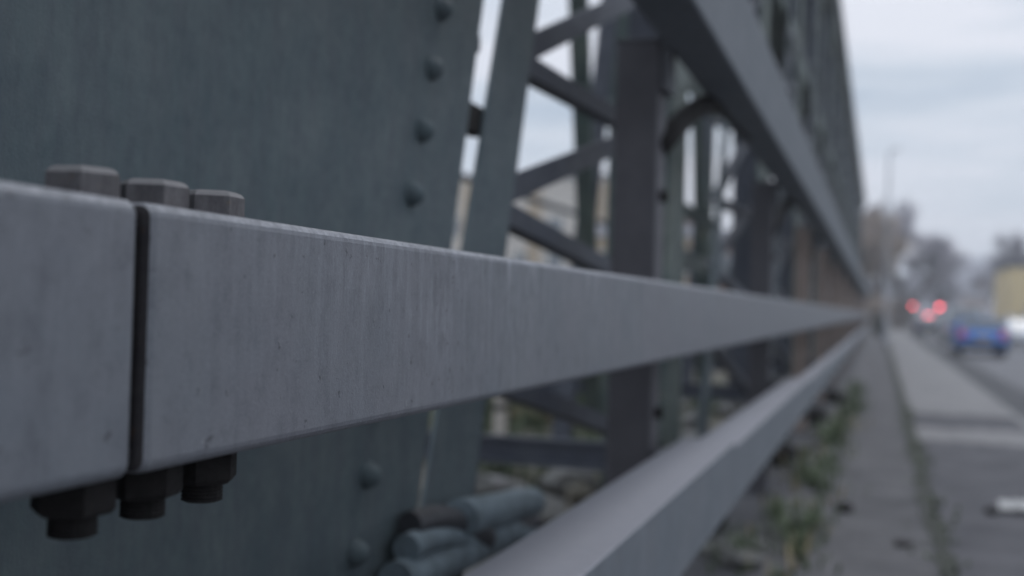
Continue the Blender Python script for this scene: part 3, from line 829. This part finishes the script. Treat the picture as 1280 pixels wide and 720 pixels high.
signal(2.85, 109, 'traffic light showing red, left one of the pair over the road')
signal(5.15, 109, 'traffic light showing red, right one of the pair over the road')
bm = NB(); box(bm, 4.7, 5.9, 104, 114, -1.40, -1.26, .03); o = obj('traffic_island', bm, M['kerb']); o['kind'] = 'structure'

# ------------------------------------------------------------------ cars
def car(name, label, x, y, paintm, heading=0, tail=None, stop=None, Lc=4.1, Wc=1.74, Hc=1.47, group='cars queueing on the road'):
    t = thing(name, label, 'car', (x, y, -1.381), heading, group)
    # side profile (y along car, rear at 0), lower body
    prof = [(0, .38), (.0, .75), (.08, .95), (.30, 1.0), (1.1, .98), (2.9, .98), (3.75, .86), (4.05, .68), (4.1, .42), (3.9, .26), (.18, .26)]
    prof = [(a * Lc / 4.1, b) for a, b in prof]
    bm = NB(); secs = []
    for xs, ins in ((-.5, .10), (-.47, .03), (-.40, 0), (.40, 0), (.47, .03), (.5, .10)):
        cy = Lc / 2; cz = .62
        secs.append([bm.verts.new((xs * Wc, cy + (a - cy) * (1 - ins * .35), cz + (b - cz) * (1 - ins))) for a, b in prof])
    n = len(prof)
    for A, B in zip(secs, secs[1:]):
        for k in range(n): bm.faces.new((A[k], A[(k + 1) % n], B[(k + 1) % n], B[k]))
    bm.faces.new(secs[0][::-1]); bm.faces.new(secs[-1])
    bmesh.ops.recalc_face_normals(bm, faces=bm.faces)
    obj('body', bm, paintm, t)
    cab = [(.12, .955), (.30, 1.30), (.55, Hc - .03), (1.2, Hc), (2.1, Hc - .02), (2.55, 1.30), (3.15, .96)]
    bm = NB(); secs = []
    for sx in (-1, 1):
        secs.append([bm.verts.new((sx * Wc * (.47 - .10 * (b - .95) / .5), a * Lc / 4.1, b)) for a, b in cab])
    for k in range(len(cab) - 1): bm.faces.new((secs[0][k], secs[0][k + 1], secs[1][k + 1], secs[1][k]))
    bm.faces.new(secs[0][::-1]); bm.faces.new(secs[1])
    bmesh.ops.recalc_face_normals(bm, faces=bm.faces)
    obj('cabin_glass', bm, M['glass'], t)
    bm = NB(); box(bm, -Wc * .365, Wc * .365, .52 * Lc / 4.1, 2.15 * Lc / 4.1, Hc + .001, Hc + .03, .01, 1)
    for sx in (-1, 1):
        for (ya, za, yb, zb) in ((.14, .96, .54, Hc), (1.55, .97, 1.5, Hc), (3.12, .97, 2.15, Hc)):
            beam(bm, (sx * Wc * .472, ya * Lc / 4.1, za), (sx * Wc * .378, yb * Lc / 4.1, zb), .07, .07)
    obj('roof', bm, paintm, t)
    for sx in (-1, 1):
        for wy in (.72, 3.3):
            wy = wy * Lc / 4.1
            bm = NB(); tube(bm, [(sx * (Wc / 2 - .20), wy, .31), (sx * (Wc / 2 + .005), wy, .31)], .31, 20); w = obj('wheel', bm, M['tyre'], t)
            bm = NB(); tube(bm, [(sx * (Wc / 2 - .02), wy, .31), (sx * (Wc / 2 + .012), wy, .31)], .20, 16); obj('rim', bm, M['alloy'], w)
        bm = NB(); box(bm, sx * Wc * .40 - .11, sx * Wc * .40 + .11, -.012, .12, .66, .93, .02, 2); obj('tail_lamp', bm, tail or M['tailoff'], t)
        bm = NB(); box(bm, sx * Wc * .38 - .16, sx * Wc * .38 + .16, Lc - .22, Lc - .02, .60, .74, .02, 2); obj('headlamp', bm, M['headl'], t)
        bm = NB(); box(bm, sx * Wc * .53 - .08, sx * Wc * .53 + .08, 2.7, 2.82, .96, 1.08, .02, 2); obj('wing_mirror', bm, paintm, t)
    bm = NB(); box(bm, -Wc * .46, Wc * .46, -.05, .08, .34, .50, .03, 2); obj('bumper', bm, M['black'], t)
    bm = NB(); box(bm, -.26, .26, -.065, -.051, .62, .72); obj('number_plate', bm, M['yellow'], t)
    if stop:
        bm = NB(); box(bm, -.22, .22, .20, .26, Hc - .10, Hc - .03, .005, 1); obj('high_brake_lamp', bm, stop, t)
    return t
car('hatchback_car', 'bright blue car seen from behind with red tail lamps', 3.36, 41.5, M['blue'], 0, M['tail'], None, 4.0, 1.62, 1.30)
car('hatchback_car', 'silver grey car directly ahead of the blue one', 3.9, 58, M['silver'], 0, None, None, 4.4, 1.85, 1.8)
car('hatchback_car', 'dark car below the traffic lights with a lit high brake lamp', 2.95, 76, M['cardark'], 0, None, M['brake'])
car('hatchback_car', 'white car right of the blue car, coming towards the camera', 6.5, 60, M['carwhite'], math.pi, None, None, 4.3)
#car('hatchback_car', 'pale car partly behind the blue one near the yellow building', 5.1, 67, M['carwhite'], 0, None, None, 4.3)

# ------------------------------------------------------------------ buildings
def building(name, label, x0, x1, y0, y1, h, wall, wins, z0=-1.4, roofh=1.2, roof='gable', winmat='glass', ww=1.2, wh=1.5, bands=None):
    t = thing(name, label, 'building', ((x0 + x1) / 2, y0, z0))
    w = (x1 - x0) / 2; dp = y1 - y0
    bm = NB(); box(bm, -w, w, 0, dp, 0, h); obj('wall', bm, M[wall], t)
    bm = NB()
    if roof == 'gable':
        a = [(-w - .3, -.3, h + .003), (w + .3, -.3, h + .003), (w + .3, dp + .3, h + .003), (-w - .3, dp + .3, h + .003)]
        v = [bm.verts.new(p) for p in a]; r0 = bm.verts.new((-w - .3, dp / 2, h + roofh)); r1_ = bm.verts.new((w + .3, dp / 2, h + roofh))
        bm.faces.new((v[0], v[1], r1_, r0)); bm.faces.new((v[2], v[3], r0, r1_)); bm.faces.new((v[1], v[2], r1_)); bm.faces.new((v[3], v[0], r0)); bm.faces.new(v[::-1])
    else:
        box(bm, -w - .15, w + .15, -.15, dp + .15, h + .003, h + .35)
    rf = obj('roof', bm, M['roof'], t)
    if roof == 'gable':
        bm = NB(); box(bm, w * .5, w * .5 + .6, dp * .5 - .3, dp * .5 + .3, h + roofh * .6, h + roofh + .7); obj('chimney', bm, M['brick'], rf)
    for (wx, wz) in wins:
        bm = NB(); W2, H2 = ww / 2, wh / 2
        for (a, b, c, e3) in ((-W2, W2, -H2 - .07, -H2), (-W2, W2, H2, H2 + .07), (-W2 - .07, -W2, -H2 - .07, H2 + .07), (W2, W2 + .07, -H2 - .07, H2 + .07), (-.03, .03, -H2, H2)):
            box(bm, wx + a, wx + b, -.04, .02, wz + c, wz + e3)
        f = obj('window', bm, M['frame'], t)
        bm = NB(); box(bm, wx - W2, wx + W2, -.012, .0, wz - H2, wz + H2); obj('pane', bm, M[winmat], f)
    if bands:
        for (a, b, zz0, zz1, mm) in bands:
            bm = NB(); box(bm, a, b, -.035 - .01 * (mm == 'tan'), -.001, zz0, zz1); obj('cladding_panel', bm, M[mm], t)
    return t
wins = [(x, z) for z in (1.9, 4.7, 7.5) for x in (-8.4, -5.6, -2.8, 0, 2.8, 5.6, 8.4)]
bands = [(x - .9, x - .75 + .1, 3.2 * 0 + .4, 11.0, 'tan') for x in (-7, -1.4, 4.2)] + [(x + .5, x + 1.3, .4, 11.0, 'tan') for x in (-8.4 + .3, -2.8 + .3, 2.8 + .3, 8.4 - .1)]
building('apartment_building', 'cream and tan apartment block behind the lattice bars', -40, -19.6, 84, 96, 11.3, 'cream', wins, -1.4, 1, 'flat', 'glass', 1.1, 1.5, bands)
building('apartment_building', 'white rendered block at far left beyond the wide plate gap', -62, -42.5, 92, 104, 10.5, 'cream', [(x, z) for z in (1.9, 4.7, 7.5) for x in (-7, -3.5, 0, 3.5, 7)], -1.4, 1, 'flat')
building('brick_building', 'low red brown brick building at the end of the truss, left of the tree', -10.5, -1.6, 68, 80, 5.4, 'brick', [(x, z) for z in (1.5, 4.0) for x in (-3.2, -1.1, 1.1, 3.2)], -1.4, 1.3, 'gable')
building('brick_building', 'brown brick building further left beyond the posts', -19, -11.4, 74, 84, 6.2, 'tan', [(x, z) for z in (1.6, 4.4) for x in (-2.4, 0, 2.4)], -1.4, 1.2, 'gable')
building('shop_building', 'single storey yellow building at the right edge', 9.0, 18, 89, 101, 5.0, 'yellow', [(-2.6, 1.7), (.2, 1.7), (2.8, 1.7)], -1.25, 1, 'flat', 'glass', 1.4, 1.3, [(-3.6, -1.5, .02, .95, 'grey_render')])
building('cottage', 'small pale pink house between the signals and the yellow building', 9.0, 11.4, 135, 141, 3.6, 'pink', [(-.5, 1.6), (.6, 1.6)], -1.4, 1.0, 'gable', 'glass', .6, .9)

# ------------------------------------------------------------------ damp air
bm = NB(); box(bm, -80, 80, -20, 520, -2.4, 22)
hz = obj('haze', bm, M['white'])
hm = bpy.data.materials.new('haze_air'); hm.use_nodes = True; hn = hm.node_tree
hn.nodes.remove(hn.nodes['Principled BSDF'])
pv = N(hn, 'ShaderNodeVolumePrincipled'); pv.inputs['Color'].default_value = (.84, .88, .95, 1); pv.inputs['Density'].default_value = .0023
pv.inputs['Anisotropy'].default_value = .2
hn.links.new(pv.outputs[0], hn.nodes['Material Output'].inputs['Volume'])
hz.data.materials[0] = hm; hz['kind'] = 'stuff'; hz['label'] = 'pale damp air'; hz['category'] = 'haze'
